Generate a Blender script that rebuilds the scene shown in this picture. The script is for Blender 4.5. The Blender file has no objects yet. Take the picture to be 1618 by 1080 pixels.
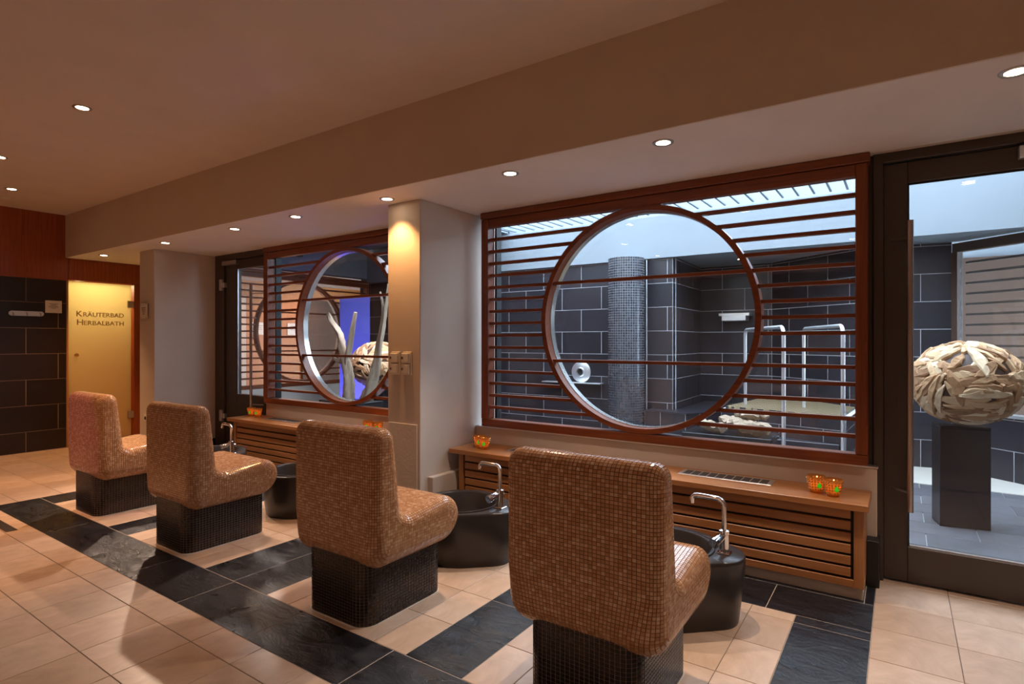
import bpy, math, random
from mathutils import Vector, Matrix
R = math.radians
random.seed(7)
S = bpy.context.scene
COL = S.collection

# ------------------------------------------------------------------ camera
cd = bpy.data.cameras.new('camera'); cam = bpy.data.objects.new('camera', cd); COL.objects.link(cam)
cam.location = (0, 0, 1.3); cam.rotation_euler = (R(90), 0, math.atan(614/900))
cd.sensor_width = 36; cd.lens = 900/1618*36; cd.shift_y = -1/1618; cd.clip_start = .02
S.camera = cam
# ------------------------------------------------------------------ world, exposure
w = bpy.data.worlds.new('world'); S.world = w; w.use_nodes = True
bg = w.node_tree.nodes['Background']; bg.inputs[0].default_value = (.66, .82, 1, 1); bg.inputs[1].default_value = 13.5
S.view_settings.view_transform = 'Standard'; S.view_settings.look = 'None'
S.view_settings.gamma = 1; S.view_settings.use_curve_mapping = False
S.view_settings.exposure = 0.0
SOFFIT_W = 88; CEIL_W = 120; FILL_W = 26
WARM = (1, .56, .26); WARMW = (1, .79, .62); PINK = (1, .74, .56)

# ------------------------------------------------------------------ materials
def mat(name, col, rough=.5, metal=0, spec=.5, build=None, emit=None, es=0):
    m = bpy.data.materials.new(name); m.use_nodes = True
    b = m.node_tree.nodes['Principled BSDF']
    b.inputs['Base Color'].default_value = (*col, 1); b.inputs['Roughness'].default_value = rough
    b.inputs['Metallic'].default_value = metal; b.inputs['Specular IOR Level'].default_value = spec
    if emit: b.inputs['Emission Color'].default_value = (*emit, 1); b.inputs['Emission Strength'].default_value = es
    if build: build(m.node_tree, b)
    return m
def N(t, typ, **k):
    n = t.nodes.new(typ)
    for a, v in k.items():
        if a in n.inputs: n.inputs[a].default_value = v
        else: setattr(n, a, v)
    return n
def ramp(t, src, stops):
    r = t.nodes.new('ShaderNodeValToRGB'); e = r.color_ramp.elements
    while len(e) < len(stops): e.new(.5)
    for i, (p, c) in enumerate(stops): e[i].position = p; e[i].color = (*c, 1)
    t.links.new(src, r.inputs[0]); return r.outputs[0]
def coords(t, scale=(1, 1, 1), kind='Object'):
    tc = t.nodes.new('ShaderNodeTexCoord'); mp = t.nodes.new('ShaderNodeMapping'); mp.inputs['Scale'].default_value = scale
    t.links.new(tc.outputs[kind], mp.inputs[0]); return mp.outputs[0]
def noise(t, vec, scale, detail=4, rough=.55, dist=0):
    n = t.nodes.new('ShaderNodeTexNoise'); n.inputs['Scale'].default_value = scale; n.inputs['Detail'].default_value = detail
    n.inputs['Roughness'].default_value = rough; n.inputs['Distortion'].default_value = dist
    t.links.new(vec, n.inputs['Vector']); return n.outputs[0]
def bump(t, b, h, s, d=.01):
    n = t.nodes.new('ShaderNodeBump'); n.inputs['Strength'].default_value = s; n.inputs['Distance'].default_value = d
    t.links.new(h, n.inputs['Height']); t.links.new(n.outputs[0], b.inputs['Normal'])
def wood(c0, c1, axis=0, rough=.42):
    def f(t, b):
        sc = [22, 22, 22]; sc[axis] = 1.1
        oi = t.nodes.new('ShaderNodeObjectInfo')
        tc = t.nodes.new('ShaderNodeTexCoord'); ad = t.nodes.new('ShaderNodeVectorMath'); ad.operation = 'ADD'
        ml = t.nodes.new('ShaderNodeMath'); ml.operation = 'MULTIPLY'; ml.inputs[1].default_value = 7
        t.links.new(oi.outputs['Random'], ml.inputs[0]); t.links.new(tc.outputs['Object'], ad.inputs[0]); t.links.new(ml.outputs[0], ad.inputs[1])
        mp = t.nodes.new('ShaderNodeMapping'); mp.inputs['Scale'].default_value = sc; t.links.new(ad.outputs[0], mp.inputs[0])
        n = noise(t, mp.outputs[0], 2.2, 6, .6, .6)
        t.links.new(ramp(t, n, [(.3, c0), (.7, c1)]), b.inputs['Base Color']); bump(t, b, n, .15, .002)
    return f
def plaster(t, b):
    v = coords(t); n = noise(t, v, 60, 5, .6); n2 = noise(t, v, 2.5, 3)
    c = b.inputs['Base Color'].default_value[:3]
    t.links.new(ramp(t, n2, [(.3, tuple(x*.93 for x in c)), (.7, c)]), b.inputs['Base Color']); bump(t, b, n, .12, .004)
def rough_plaster(t, b):
    v = coords(t); bump(t, b, noise(t, v, 45, 6, .7), .55, .006)
def rnd(stops, island=False, nz=None, bs=.0):
    def f(t, b):
        if island: s = t.nodes.new('ShaderNodeNewGeometry').outputs['Random Per Island']
        else: s = t.nodes.new('ShaderNodeObjectInfo').outputs['Random']
        c = ramp(t, s, stops)
        if nz:
            n = noise(t, coords(t, nz[1]), nz[0], 6, .65, nz[2] if len(nz) > 2 else 0)
            mx = t.nodes.new('ShaderNodeMix'); mx.data_type = 'RGBA'; mx.blend_type = 'MULTIPLY'; mx.inputs[0].default_value = 1
            t.links.new(c, mx.inputs[6]); t.links.new(ramp(t, n, [(.3, (.72, .68, .62)), (.7, (1, 1, 1))]), mx.inputs[7])
            c = mx.outputs[2]
            if bs: bump(t, b, n, bs, .01)
        t.links.new(c, b.inputs['Base Color'])
    return f
def slate(t, b):
    oi = t.nodes.new('ShaderNodeObjectInfo'); tc = t.nodes.new('ShaderNodeTexCoord')
    ad = t.nodes.new('ShaderNodeVectorMath'); ad.operation = 'ADD'
    ml = t.nodes.new('ShaderNodeMath'); ml.operation = 'MULTIPLY'; ml.inputs[1].default_value = 9
    t.links.new(oi.outputs['Random'], ml.inputs[0]); t.links.new(tc.outputs['Object'], ad.inputs[0]); t.links.new(ml.outputs[0], ad.inputs[1])
    mp = t.nodes.new('ShaderNodeMapping'); mp.inputs['Scale'].default_value = (1, 2.2, 1); mp.inputs['Rotation'].default_value = (0, 0, .5)
    t.links.new(ad.outputs[0], mp.inputs[0])
    n = noise(t, mp.outputs[0], 4.5, 9, .68, 1.3)
    t.links.new(ramp(t, n, [(.35, (.005, .005, .007)), (.7, (.020, .020, .026))]), b.inputs['Base Color'])
    t.links.new(ramp(t, n, [(.3, (.24,)*3), (.7, (.40,)*3)]), b.inputs['Roughness'])
    bump(t, b, n, .55, .02)
def frosted(a=(.86, .80, .55, 1), d_=(.6, .52, .34, 1)):
    m = bpy.data.materials.new('frosted_glass'); m.use_nodes = True; t = m.node_tree; t.nodes.clear()
    o = t.nodes.new('ShaderNodeOutputMaterial'); mx = t.nodes.new('ShaderNodeMixShader'); mx.inputs[0].default_value = .25
    tr = t.nodes.new('ShaderNodeBsdfTranslucent'); tr.inputs[0].default_value = a; d = t.nodes.new('ShaderNodeBsdfDiffuse'); d.inputs[0].default_value = d_
    t.links.new(tr.outputs[0], mx.inputs[1]); t.links.new(d.outputs[0], mx.inputs[2]); t.links.new(mx.outputs[0], o.inputs[0]); return m
M = {}
M['plaster'] = mat('plaster', (.64, .54, .46), .75, build=plaster)
M['ceil'] = mat('ceiling_paint', (.74, .63, .57), .8, build=plaster)
M['soffit'] = mat('soffit_plaster_lit', (.84, .77, .73), .8, build=plaster)  # plaster painted lighter to stand in for light reaching the soffit
M['beam'] = mat('beam_plaster_shaded', (.66, .52, .40), .8, build=plaster)  # same plaster, with the front face's weaker light put into a darker tan
M['rough'] = mat('rough_plaster', (.66, .56, .48), .7, build=rough_plaster)
M['fascia'] = mat('grey_blue_render', (.20, .225, .25), .8, build=plaster)
M['stone'] = mat('pale_stone', (.55, .50, .44), .7, build=plaster)
M['grout'] = mat('floor_grout', (.16, .12, .09), .9)
M['grout_light'] = mat('light_grout', (.52, .52, .54), .9)
M['grout_wall'] = mat('brown_grout', (.27, .18, .13), .9)
M['joint'] = mat('pale_joint', (.52, .42, .34), .8)
M['grout_col'] = mat('column_grout', (.30, .30, .32), .9)
M['beige'] = mat('beige_tile', (.6, .45, .33), .33, build=rnd([(0, (.58, .41, .30)), (.5, (.65, .47, .35)), (1, (.71, .53, .41))], nz=(4, (1, 1, 1), 1.6), bs=.10))
M['slate'] = mat('slate_tile', (.03, .03, .035), .35, build=slate)
M['dark_tile'] = mat('dark_wall_tile', (.02, .02, .02), .3, build=rnd([(0, (.015, .017, .024)), (.5, (.024, .024, .033)), (1, (.032, .027, .032))], nz=(3, (1, 1, 1))))
M['brown_tile'] = mat('brown_wall_tile', (.02, .01, .008), .3, build=rnd([(0, (.011, .005, .004)), (1, (.018, .008, .006))]))
M['court_floor'] = mat('courtyard_tile', (.08, .08, .1), .4, build=rnd([(0, (.11, .11, .13)), (1, (.16, .155, .175))], nz=(6, (1, 1, 1)), bs=.05))
M['mosaic'] = mat('mosaic_beige', (.5, .3, .2), .16, build=rnd([(0, (.44, .22, .105)), (.45, (.51, .275, .145)), (.8, (.57, .335, .19)), (1, (.64, .42, .27))], island=True))
M['mosaic_grout'] = mat('mosaic_grout', (.11, .055, .028), .85)
M['mosaic_dark'] = mat('mosaic_dark', (.012, .01, .011), .25, build=rnd([(0, (.010, .009, .010)), (1, (.022, .019, .021))], island=True))
M['grout_dark'] = mat('dark_mosaic_grout', (.27, .18, .13), .85)
M['mosaic_col'] = mat('mosaic_column', (.03, .03, .035), .2, build=rnd([(0, (.02, .022, .028)), (1, (.06, .06, .07))], island=True))
M['redwood'] = mat('red_wood', (.3, .08, .02), .35, build=wood((.14, .028, .006), (.26, .062, .014), 0))
M['redwood_v'] = mat('red_wood_upright', (.3, .08, .02), .35, build=wood((.14, .028, .006), (.26, .062, .014), 2))
M['cherry'] = mat('cherry_veneer', (.3, .08, .02), .38, build=wood((.22, .042, .010), (.36, .085, .020), 2))
M['teak'] = mat('teak', (.5, .25, .1), .35, build=wood((.33, .125, .038), (.46, .20, .072), 0))
M['teak_v'] = mat('teak_upright', (.5, .25, .1), .4, build=wood((.33, .125, .038), (.45, .20, .072), 2))
M['black'] = mat('black', (.012, .010, .010), .5)
M['basin'] = mat('basin_stoneware', (.030, .026, .026), .28)
M['frame'] = mat('dark_metal', (.075, .056, .045), .42, .35)
M['steel'] = mat('brushed_steel', (.52, .47, .44), .30, 1)
M['chrome'] = mat('chrome', (.85, .85, .87), .07, 1)
M['alu'] = mat('aluminium', (.75, .76, .78), .35, .9)
M['white'] = mat('white_plastic', (.75, .68, .60), .4)
M['paper'] = mat('paper', (.72, .66, .58), .6)
M['ink'] = mat('ink', (.05, .04, .035), .7)
M['gasket'] = mat('gasket', (.01, .01, .012), .5)
M['liner'] = mat('ring_liner', (.62, .60, .58), .22, .8)
M['drift'] = mat('driftwood', (.5, .35, .22), .75, build=rnd([(0, (.26, .12, .05)), (.35, (.48, .26, .12)), (.75, (.66, .44, .25)), (1, (.80, .62, .42))], nz=(9, (1, 5, 1), 1.2), bs=.5))
M['branch'] = mat('bleached_branch', (.45, .38, .30), .8, build=rnd([(0, (.36, .27, .19)), (1, (.44, .34, .25))], nz=(12, (3, 3, .6), 1.5), bs=.6))
M['louvre'] = mat('louvre_metal', (.20, .24, .27), .5, .3)
M['plinth'] = mat('plinth_black', (.008, .008, .010), .30, spec=.35)
M['mesh'] = mat('grille_mesh', (.12, .12, .13), .45, .7)
def weave(t, b):
    c = N(t, 'ShaderNodeTexChecker'); c.inputs['Scale'].default_value = 17; t.links.new(coords(t, (1, 1, .01)), c.inputs['Vector'])
    c.inputs[1].default_value = (.26, .19, .10, 1); c.inputs[2].default_value = (.02, .016, .012, 1); t.links.new(c.outputs[0], b.inputs['Base Color'])
M['grate'] = mat('woven_grate', (.3, .2, .1), .5, build=weave)
M['vent'] = mat('vent_dark', (.05, .022, .012), .6)
M['gold'] = mat('gold_glass', (.80, .50, .22), .12, .9)
M['amber'] = frosted((.62, .34, .12, 1), (.28, .16, .07, 1)); M['amber'].name = 'amber_glass'
M['green'] = mat('green_gem', (.05, .6, .03), .2, emit=(.05, 1, .03), es=.22)  # gem is no light source; its glow is painted in by emission
M['flame'] = mat('flame', (1, .6, .2), .5, emit=(1, .55, .18), es=14)
M['wax'] = mat('wax', (.8, .6, .4), .5, emit=(1, .45, .12), es=1.2)
M['lamp'] = mat('lamp_glow', (1, 1, 1), .5, emit=(1, .80, .55), es=22)
M['lamp_cool'] = mat('lamp_glow_cool', (1, 1, 1), .5, emit=(1, .93, .82), es=14)
M['bluelit_panel'] = mat('matt_bluelit_panel', (.16, .15, .62), .6)  # pale panel with the lamp's blue light put into its colour
M['letter'] = mat('etched_lettering', (.52, .36, .15), .7)
M['dark_room'] = mat('dark_room', (.10, .055, .035), .8)
M['orange'] = mat('orange_wall', (.55, .27, .10), .5, build=wood((.42, .14, .025), (.52, .19, .04), 2))
def glass_mat(name, tint=(1, 1, 1), ior=1.5):
    m = bpy.data.materials.new(name); m.use_nodes = True; t = m.node_tree; t.nodes.clear()
    o = t.nodes.new('ShaderNodeOutputMaterial'); mx = t.nodes.new('ShaderNodeMixShader'); fr = t.nodes.new('ShaderNodeFresnel'); fr.inputs[0].default_value = ior
    tr = t.nodes.new('ShaderNodeBsdfTransparent'); tr.inputs[0].default_value = (*tint, 1); gl = t.nodes.new('ShaderNodeBsdfGlossy'); gl.inputs['Roughness'].default_value = 0.0
    ge = t.nodes.new('ShaderNodeNewGeometry'); mr = t.nodes.new('ShaderNodeMapRange'); mr.inputs['To Min'].default_value = ior; mr.inputs['To Max'].default_value = 1/ior
    t.links.new(ge.outputs['Backfacing'], mr.inputs['Value']); t.links.new(mr.outputs[0], fr.inputs[0])      # same reflectance on both faces of the pane
    t.links.new(fr.outputs[0], mx.inputs[0]); t.links.new(tr.outputs[0], mx.inputs[1]); t.links.new(gl.outputs[0], mx.inputs[2]); t.links.new(mx.outputs[0], o.inputs[0])
    return m
M['glass'] = glass_mat('clear_glass', (.97, .985, .99))
M['frost'] = frosted()

# ------------------------------------------------------------------ mesh helpers
class MB:
    def __init__(s): s.v = []; s.f = []
    def add(s, vs, fs):
        n = len(s.v); s.v += [tuple(p) for p in vs]; s.f += [tuple(i+n for i in f) for f in fs]; return s
    def box(s, x0, x1, y0, y1, z0, z1, b=0):
        if x0 > x1: x0, x1 = x1, x0
        if y0 > y1: y0, y1 = y1, y0
        if z0 > z1: z0, z1 = z1, z0
        if b <= 0:
            vs = [(x, y, z) for x in (x0, x1) for y in (y0, y1) for z in (z0, z1)]
            return s.add(vs, [(0, 1, 3, 2), (4, 6, 7, 5), (0, 4, 5, 1), (2, 3, 7, 6), (0, 2, 6, 4), (1, 5, 7, 3)])
        b = min(b, (x1-x0)*.49, (y1-y0)*.49, (z1-z0)*.49)
        vs = []; idx = {}
        for i, x in enumerate((x0, x1)):
            for j, y in enumerate((y0, y1)):
                for k, z in enumerate((z0, z1)):
                    sx = b if i == 0 else -b; sy = b if j == 0 else -b; sz = b if k == 0 else -b
                    idx[i, j, k] = len(vs)
                    vs += [(x, y+sy, z+sz), (x+sx, y, z+sz), (x+sx, y+sy, z)]
        f = []
        for a in range(3):
            for d in (0, 1):
                q = []
                for (p, r) in ((0, 0), (1, 0), (1, 1), (0, 1)):
                    c = [0, 0, 0]; c[a] = d; c[(a+1) % 3] = p; c[(a+2) % 3] = r; q.append(idx[tuple(c)]+a)
                f.append(tuple(q if d else q[::-1]))
            b1, b2 = (a+1) % 3, (a+2) % 3
            for p in (0, 1):
                for r in (0, 1):
                    c0 = [0, 0, 0]; c0[b1] = p; c0[b2] = r; c1 = list(c0); c1[a] = 1
                    i0 = idx[tuple(c0)]; i1 = idx[tuple(c1)]
                    q = (i0+b1, i1+b1, i1+b2, i0+b2)
                    f.append(q if (p == r) else q[::-1])
        for c, i in idx.items():
            f.append((i, i+1, i+2) if sum(c) % 2 == 1 else (i+2, i+1, i))
        return s.add(vs, f)
    def tube(s, pts, rad, seg=10, cap=True, lump=0):
        pts = [Vector(p) for p in pts]; rad = rad if isinstance(rad, (list, tuple)) else [rad]*len(pts)
        up = None; rings = []
        for i, p in enumerate(pts):
            d = (pts[min(i+1, len(pts)-1)]-pts[max(i-1, 0)]).normalized()
            if up is None: up = d.orthogonal().normalized()
            up = (up-d*up.dot(d)).normalized(); q = d.cross(up)
            rings.append([p+(up*math.cos(a)+q*math.sin(a))*rad[i]*(1+lump*(random.random()-.5)+lump*math.sin(3*a+i*.35)) for a in [2*math.pi*k/seg for k in range(seg)]])
        vs = [v for r in rings for v in r]; f = []
        for i in range(len(rings)-1):
            for k in range(seg):
                a = i*seg+k; b = i*seg+(k+1) % seg; f.append((a, b, b+seg, a+seg))
        if cap: f.append(tuple(range(seg))[::-1]); f.append(tuple((len(rings)-1)*seg+k for k in range(seg)))
        return s.add(vs, f)
    def lathe(s, prof, c=(0, 0, 0), seg=24, cap=(True, True)):
        vs = [(c[0]+r*math.cos(2*math.pi*k/seg), c[1]+r*math.sin(2*math.pi*k/seg), c[2]+z) for r, z in prof for k in range(seg)]; f = []
        for i in range(len(prof)-1):
            for k in range(seg):
                a = i*seg+k; b = i*seg+(k+1) % seg; f.append((a, b, b+seg, a+seg))
        if cap[0]: f.append(tuple(range(seg))[::-1])
        if cap[1]: f.append(tuple((len(prof)-1)*seg+k for k in range(seg)))
        return s.add(vs, f)
    def prism(s, poly, z0, z1):
        n = len(poly)
        return s.add([(x, y, z0) for x, y in poly]+[(x, y, z1) for x, y in poly], [tuple(range(n))[::-1], tuple(range(n, 2*n))]+[(i, (i+1) % n, n+(i+1) % n, n+i) for i in range(n)])
    def mesh(s, name, m, smooth=False):
        me = bpy.data.meshes.new(name); me.from_pydata(s.v, [], s.f); me.materials.append(m)
        if smooth: me.polygons.foreach_set('use_smooth', [True]*len(me.polygons))
        me.update(); return me
    def obj(s, name, m, parent=None, smooth=False, loc=None):
        return put(name, s.mesh(name, m, smooth), parent, loc)
def put(name, me, parent=None, loc=None, rot=None):
    o = bpy.data.objects.new(name, me); COL.objects.link(o)
    if parent: o.parent = parent
    if loc is not None: o.location = loc
    if rot is not None: o.rotation_euler = rot
    return o
def smooth_by(o, ang=35):
    me = o.data
    me.polygons.foreach_set('use_smooth', [True]*len(me.polygons))
    try: me.set_sharp_from_angle(angle=R(ang))
    except Exception: pass
    return o
def recalc(o):
    import bmesh
    bm = bmesh.new(); bm.from_mesh(o.data); bmesh.ops.recalc_face_normals(bm, faces=bm.faces); bm.to_mesh(o.data); bm.free(); return o
def tag(o, label, cat, group=None):
    o['label'] = label; o['category'] = cat
    if group: o['group'] = group
    return o
def struct(o, label=None):
    o['kind'] = 'structure'
    if label: o['label'] = label
    return o
def empty(name, loc=(0, 0, 0), rz=0):
    o = bpy.data.objects.new(name, None); COL.objects.link(o); o.location = loc; o.rotation_euler = (0, 0, rz); o.empty_display_size = .1; return o
def copy_tree(o, parent=None):
    c = o.copy(); COL.objects.link(c); c.parent = parent
    for ch in list(o.children): copy_tree(ch, c)
    return c
def light(name, kind, loc, energy, col, parent=None, size=.04, target=None, angle=80, blend=.5):
    l = bpy.data.lights.new(name, kind); l.energy = energy; l.color = col
    if kind == 'SPOT': l.spot_size = R(angle); l.spot_blend = blend
    if kind in ('SPOT', 'POINT'): l.shadow_soft_size = size
    o = bpy.data.objects.new(name, l); COL.objects.link(o)
    if parent: o.parent = parent
    o.location = loc
    if target is not None:
        d = Vector(target)-Vector(loc); o.rotation_euler = d.to_track_quat('-Z', 'Y').to_euler()
    return o
def slab(x0, x1, y0, y1, z0, z1, m, parent, name, g=.0015, c=.0015, org=None):
    """one tile with its own chamfered edge, thickness along z"""
    return None

# ------------------------------------------------------------------ structure
ZS = 2.32; ZC = 2.835; YB = 2.67; YW = 3.65; XL = -8.45
floor = struct(MB().box(-8.6, 3.2, -3.2, 3.9, -.10, -.002).obj('floor', M['grout']))
ceiling = struct(MB().box(-8.6, 3.2, -3.2, YB, ZC, ZC+.12).obj('ceiling', M['ceil']))
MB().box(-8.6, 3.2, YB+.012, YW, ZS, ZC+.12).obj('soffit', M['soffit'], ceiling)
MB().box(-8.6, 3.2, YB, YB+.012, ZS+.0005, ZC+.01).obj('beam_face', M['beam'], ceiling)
struct(MB().box(-8.6, 3.2, YW+.002, 3.92, ZS, 3.3).obj('wall_window_head', M['plaster']))
struct(MB().box(-8.6, 3.2, -3.3, -3.2, -.1, 3).obj('wall_back', M['plaster']))
struct(MB().box(3.2, 3.3, -3.3, 3.9, -.1, 3).obj('wall_right', M['plaster']))
wl = struct(MB().box(XL-.12, XL, -3.2, 2.69, -.1, 2.05).obj('wall_left', M['grout_wall']))
# wall right of the courtyard door
struct(MB().box(1.02, 3.2, YW, 3.9, 0, ZS).obj('wall_door_side', M['plaster']))
# parapet under the windows
par = struct(MB().box(-5.765, -.105, YW, 3.90, 0, .612, .004).obj('wall_parapet', M['plaster']))
MB().box(-5.765, -.100, YW-.004, 3.88, .613, .622).obj('sill', M['alu'], par)
# pillar
pil = struct(MB().box(-3.172, -2.844, 3.0, 3.92, 0, ZS, .004).obj('wall_pillar', M['plaster']))
MB().box(-3.155, -2.868, 2.990, 3.0, .22, .70, .002).obj('access_panel', M['rough'], pil)
bbm = MB().box(-2.844, -2.832, 2.99, YW, 0, .13, .002); bbm.box(-3.184, -2.832, 2.988, 3.0, 0, .13, .002)
struct(bbm.obj('baseboard_pillar', M['black']))
pb = MB().box(-2.844, -2.795, 3.08, 3.60, .15, .315, .004).obj('pipe_box', M['plaster']); tag(pb, 'plastered box ledge low on the pillar side, beside the slatted bench', 'ledge')
# block between herb bath and left glass door
blk = struct(MB().box(-7.16, -6.81, 2.97, 3.92, 0, ZS, .004).obj('wall_block', M['plaster']))
struct(MB().box(-7.17, -6.80, 2.958, 3.70, 0, .14, .002).obj('baseboard_block', M['black']))
struct(MB().box(-8.6, -7.15, 3.52, 3.92, 0, ZS).obj('wall_corridor', M['plaster']))
# black base block at the right end of the parapet
struct(MB().box(-.150, -.092, 3.56, 3.70, 0, .245, .003).obj('baseboard_right', M['black']))

# left wall veneer
wp = struct(MB().box(XL-.12, XL+.03, -3.2, 2.70, 2.045, ZC, .003).obj('wall_left_panel', M['cherry']))
MB().box(XL-.12, XL+.025, 2.705, 3.52, 2.055, ZS, .003).obj('lintel_panel', M['cherry'], wp)
struct(MB().box(XL-.10, XL+.02, 3.43, 3.52, 0, 2.05, .003).obj('trim_1', M['cherry']))
struct(MB().box(XL-.12, XL+.01, 2.690, 2.706, 0, 2.05).obj('trim_2', M['teak_v']))
# brown wall tiles
def tile_obj(name, m, parent, a0, a1, b0, b1, place, g=.0034, th=.003, ch=.001):
    """tile in a plane: a,b in-plane extents, place(a,b,h)->xyz"""
    a0 += g; a1 -= g; b0 += g; b1 -= g
    if a1-a0 < .008 or b1-b0 < .008: return None
    ca, cb = (a0+a1)/2, (b0+b1)/2; o = Vector(place(ca, cb, 0))
    def P(a, b, h): return tuple(Vector(place(a, b, h))-o)
    vs = [P(a0, b0, 0), P(a1, b0, 0), P(a1, b1, 0), P(a0, b1, 0), P(a0, b0, th-ch), P(a1, b0, th-ch), P(a1, b1, th-ch), P(a0, b1, th-ch),
          P(a0+ch, b0+ch, th), P(a1-ch, b0+ch, th), P(a1-ch, b1-ch, th), P(a0+ch, b1-ch, th)]
    fs = [(8, 9, 10, 11)]+[(i, (i+1) % 4, 4+(i+1) % 4, 4+i) for i in range(4)]+[(4+i, 4+(i+1) % 4, 8+(i+1) % 4, 8+i) for i in range(4)]
    return MB().add(vs, fs).obj(name, m, parent, loc=tuple(o))
for k in range(-1, 6):
    z0 = max(.24+.3045*k, 0.002); z1 = min(.24+.3045*(k+1), 2.044)
    ph = 2.299 if k % 2 else 2.608
    y = ph-.608*4
    while y < 2.69:
        y0, y1 = y, min(y+.608, 2.69)
        if y1-y0 > .02: tile_obj('wall_tile', M['brown_tile'], wl, y0, y1, z0, z1, lambda a, b, h: (XL+h, a, b))
        y += .608

# ------------------------------------------------------------------ floor tiles
ft_pl = lambda a, b, h: (a, b, h-.008)
def ftile(x0, x1, y0, y1, m, name='floor_tile'): tile_obj(name, m, floor, x0, x1, y0, y1, ft_pl, .0016, .008, .0012)
stuff = MB()
def cut(lo, hi, joints):
    js = sorted(j for j in joints if lo+.004 < j < hi-.004); e = [lo]+js+[hi]; return list(zip(e[:-1], e[1:]))
T = .3043
jx = [-2.237+T*k for k in range(-30, 25)]; jy = [.951+T*k for k in range(-20, 12)]
gb = MB(); gb.box(-5.915, -.107, 1.401, 1.703, -.004, -.0012); gb.box(-5.915, -.107, 3.0, 3.65, -.004, -.0012)
for a, b in [(-5.915, -5.61), (-4.60, -4.29), (-3.295, -2.69), (-1.70, -1.398), (-.412, -.107)]: gb.box(a, b, 1.703, 3.0, -.004, -.0012)
gb.obj('pale_joints', M['joint'], floor)
def region(x0, x1, y0, y1, JX, JY, m):
    for a, b in cut(x0, x1, JX):
        for c, d in cut(y0, y1, JY):
            if -c*1 < -0.2 or True:
                ftile(a, b, c, d, m)
B = M['beige']; SL = M['slate']
region(-6.2, -.107, .343, 1.401, jx, jy+[1.255], B)                         # front rows
jys = [1.703+.607*k for k in range(4)]
region(-5.915, -.107, 1.401, 1.703, [-1.764+.607*k for k in range(-9, 5)], [], SL)   # long slate band
strips = [(-5.915, -5.61), (-4.60, -4.29), (-3.295, -2.993), (-2.993, -2.69), (-1.70, -1.398), (-.412, -.107)]
for a, b in strips: region(a, b, 1.703, 3.0, [], [2.31, 2.917], SL)
for a, b in [(-5.61, -4.60), (-4.29, -3.295), (-2.69, -1.70), (-1.398, -.412)]:
    region(a, b, 1.703, 3.0, [b-.193-T*k for k in range(4)], [1.703+.3035*k for k in range(5)], B)
region(-5.915, -.107, 3.0, 3.32, [-.546-.607*k for k in range(10)], [], SL)
region(-5.915, -.107, 3.32, 3.65, [-.15-.607*k for k in range(10)], [], SL)
region(-8.45, -5.915, 1.559, 3.63, jx, jy, B); region(-8.45, -5.915, 1.255, 1.559, jx, [], B)
region(-.107, 1.4, 1.2, 3.76, [.2015+T*k for k in range(6)], [2.764+T*k for k in range(-6, 5)], B)
rest = MB()
for a, b in cut(-8.45, 3.2, jx):
    for c, d in cut(-3.2, 1.255, jy):
        if c >= .33 and a > -6.2-.01 and b < -.1+.01: continue
        if c >= .343 and a < -.107 and b > -6.2 and a > -6.3: continue
        rest.box(a+.0016, b-.0016, c+.0016, d-.0016, -.008, 0)
rest.box(-.105, 3.2, .343, 1.198, -.008, -.0003); rest.box(1.402, 3.2, 1.2, 3.64, -.008, 0)
ro = rest.obj('floor_tiles_around', B, floor); ro['kind'] = 'stuff'
# floor vent
fv = MB().box(-5.55, -5.03, 1.262, 1.325, -.001, .003, .001)
fvo = fv.obj('floor_vent', M['vent']); tag(fvo, 'narrow dark slot grille set in the beige floor at far left', 'vent')
for k in range(14): MB().box(-5.545+k*.037, -5.525+k*.037, 1.268, 1.319, .003, .0045).obj('bar', M['black'], fvo)

# ------------------------------------------------------------------ downlights
ringm = MB().lathe([(.036, -.004), (.050, -.006), (.054, -.002), (.054, 0)], seg=28, cap=(False, False)).mesh('ring', M['steel'], True)
lensm = MB().lathe([(.037, -.003), (.001, -.0015)], seg=24, cap=(False, False)).mesh('lens', M['lamp'])
cupm = MB().lathe([(.036, -.004), (.037, -.001)], seg=24, cap=(False, False)).mesh('cup', M['steel'])
def downlight(x, y, z, W, label, group, col=WARMW, aim=(0, 0), ang=88, lens=True):
    e = empty('downlight', (x, y, z)); tag(e, label, 'ceiling light', group)
    put('ring', ringm, e); put('lens', lensm, e)
    light('beam', 'SPOT', (0, 0, -.012), W, col, e, .02, (aim[0], aim[1], -1.012), ang, .7)
    return e
sof = [(-1.958, 'between pillar and round window, second from the door', ), (-1.006, ''), (.36, ''), (-3.037, ''), (-4.085, ''), (-4.99, ''), (-6.29, ''), (-7.8, '')]
names = {-1.958: 'recessed soffit spotlight above the left edge of the large round window',
 -1.006: 'recessed soffit spotlight above the right half of the large round window',
 .36: 'recessed soffit spotlight in front of the right glass door, cut by the frame',
 -3.037: 'lit recessed spotlight right in front of the pillar top, casting a scallop',
 -4.085: 'recessed soffit spotlight first to the left of the pillar',
 -4.99: 'recessed soffit spotlight second to the left of the pillar',
 -6.29: 'recessed soffit spotlight in front of the plastered wall block',
 -7.8: 'recessed soffit spotlight above the herb bath door'}
for x, lb in names.items():
    downlight(x, 2.85 if x != -3.037 else 2.865, ZS, SOFFIT_W*({-3.037: .55, -6.29: 2.6, -7.8: .7}.get(x, 1)), lb, 'soffit downlights', col=(1, .50, .18) if x in (-3.037, -7.8) else (PINK if x < -2.5 else WARMW), ang={-3.037: 96, -6.29: 64}.get(x, 88), aim=(.62, -.42) if x == -6.29 else ((0, 0) if x == -3.037 else (0, -.20)))
downlight(-4.442, 1.5, ZC, CEIL_W, 'recessed spotlight alone on the high ceiling, upper left', 'ceiling downlights', (1, .50, .20), (-.10, -.12), 50)
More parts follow.
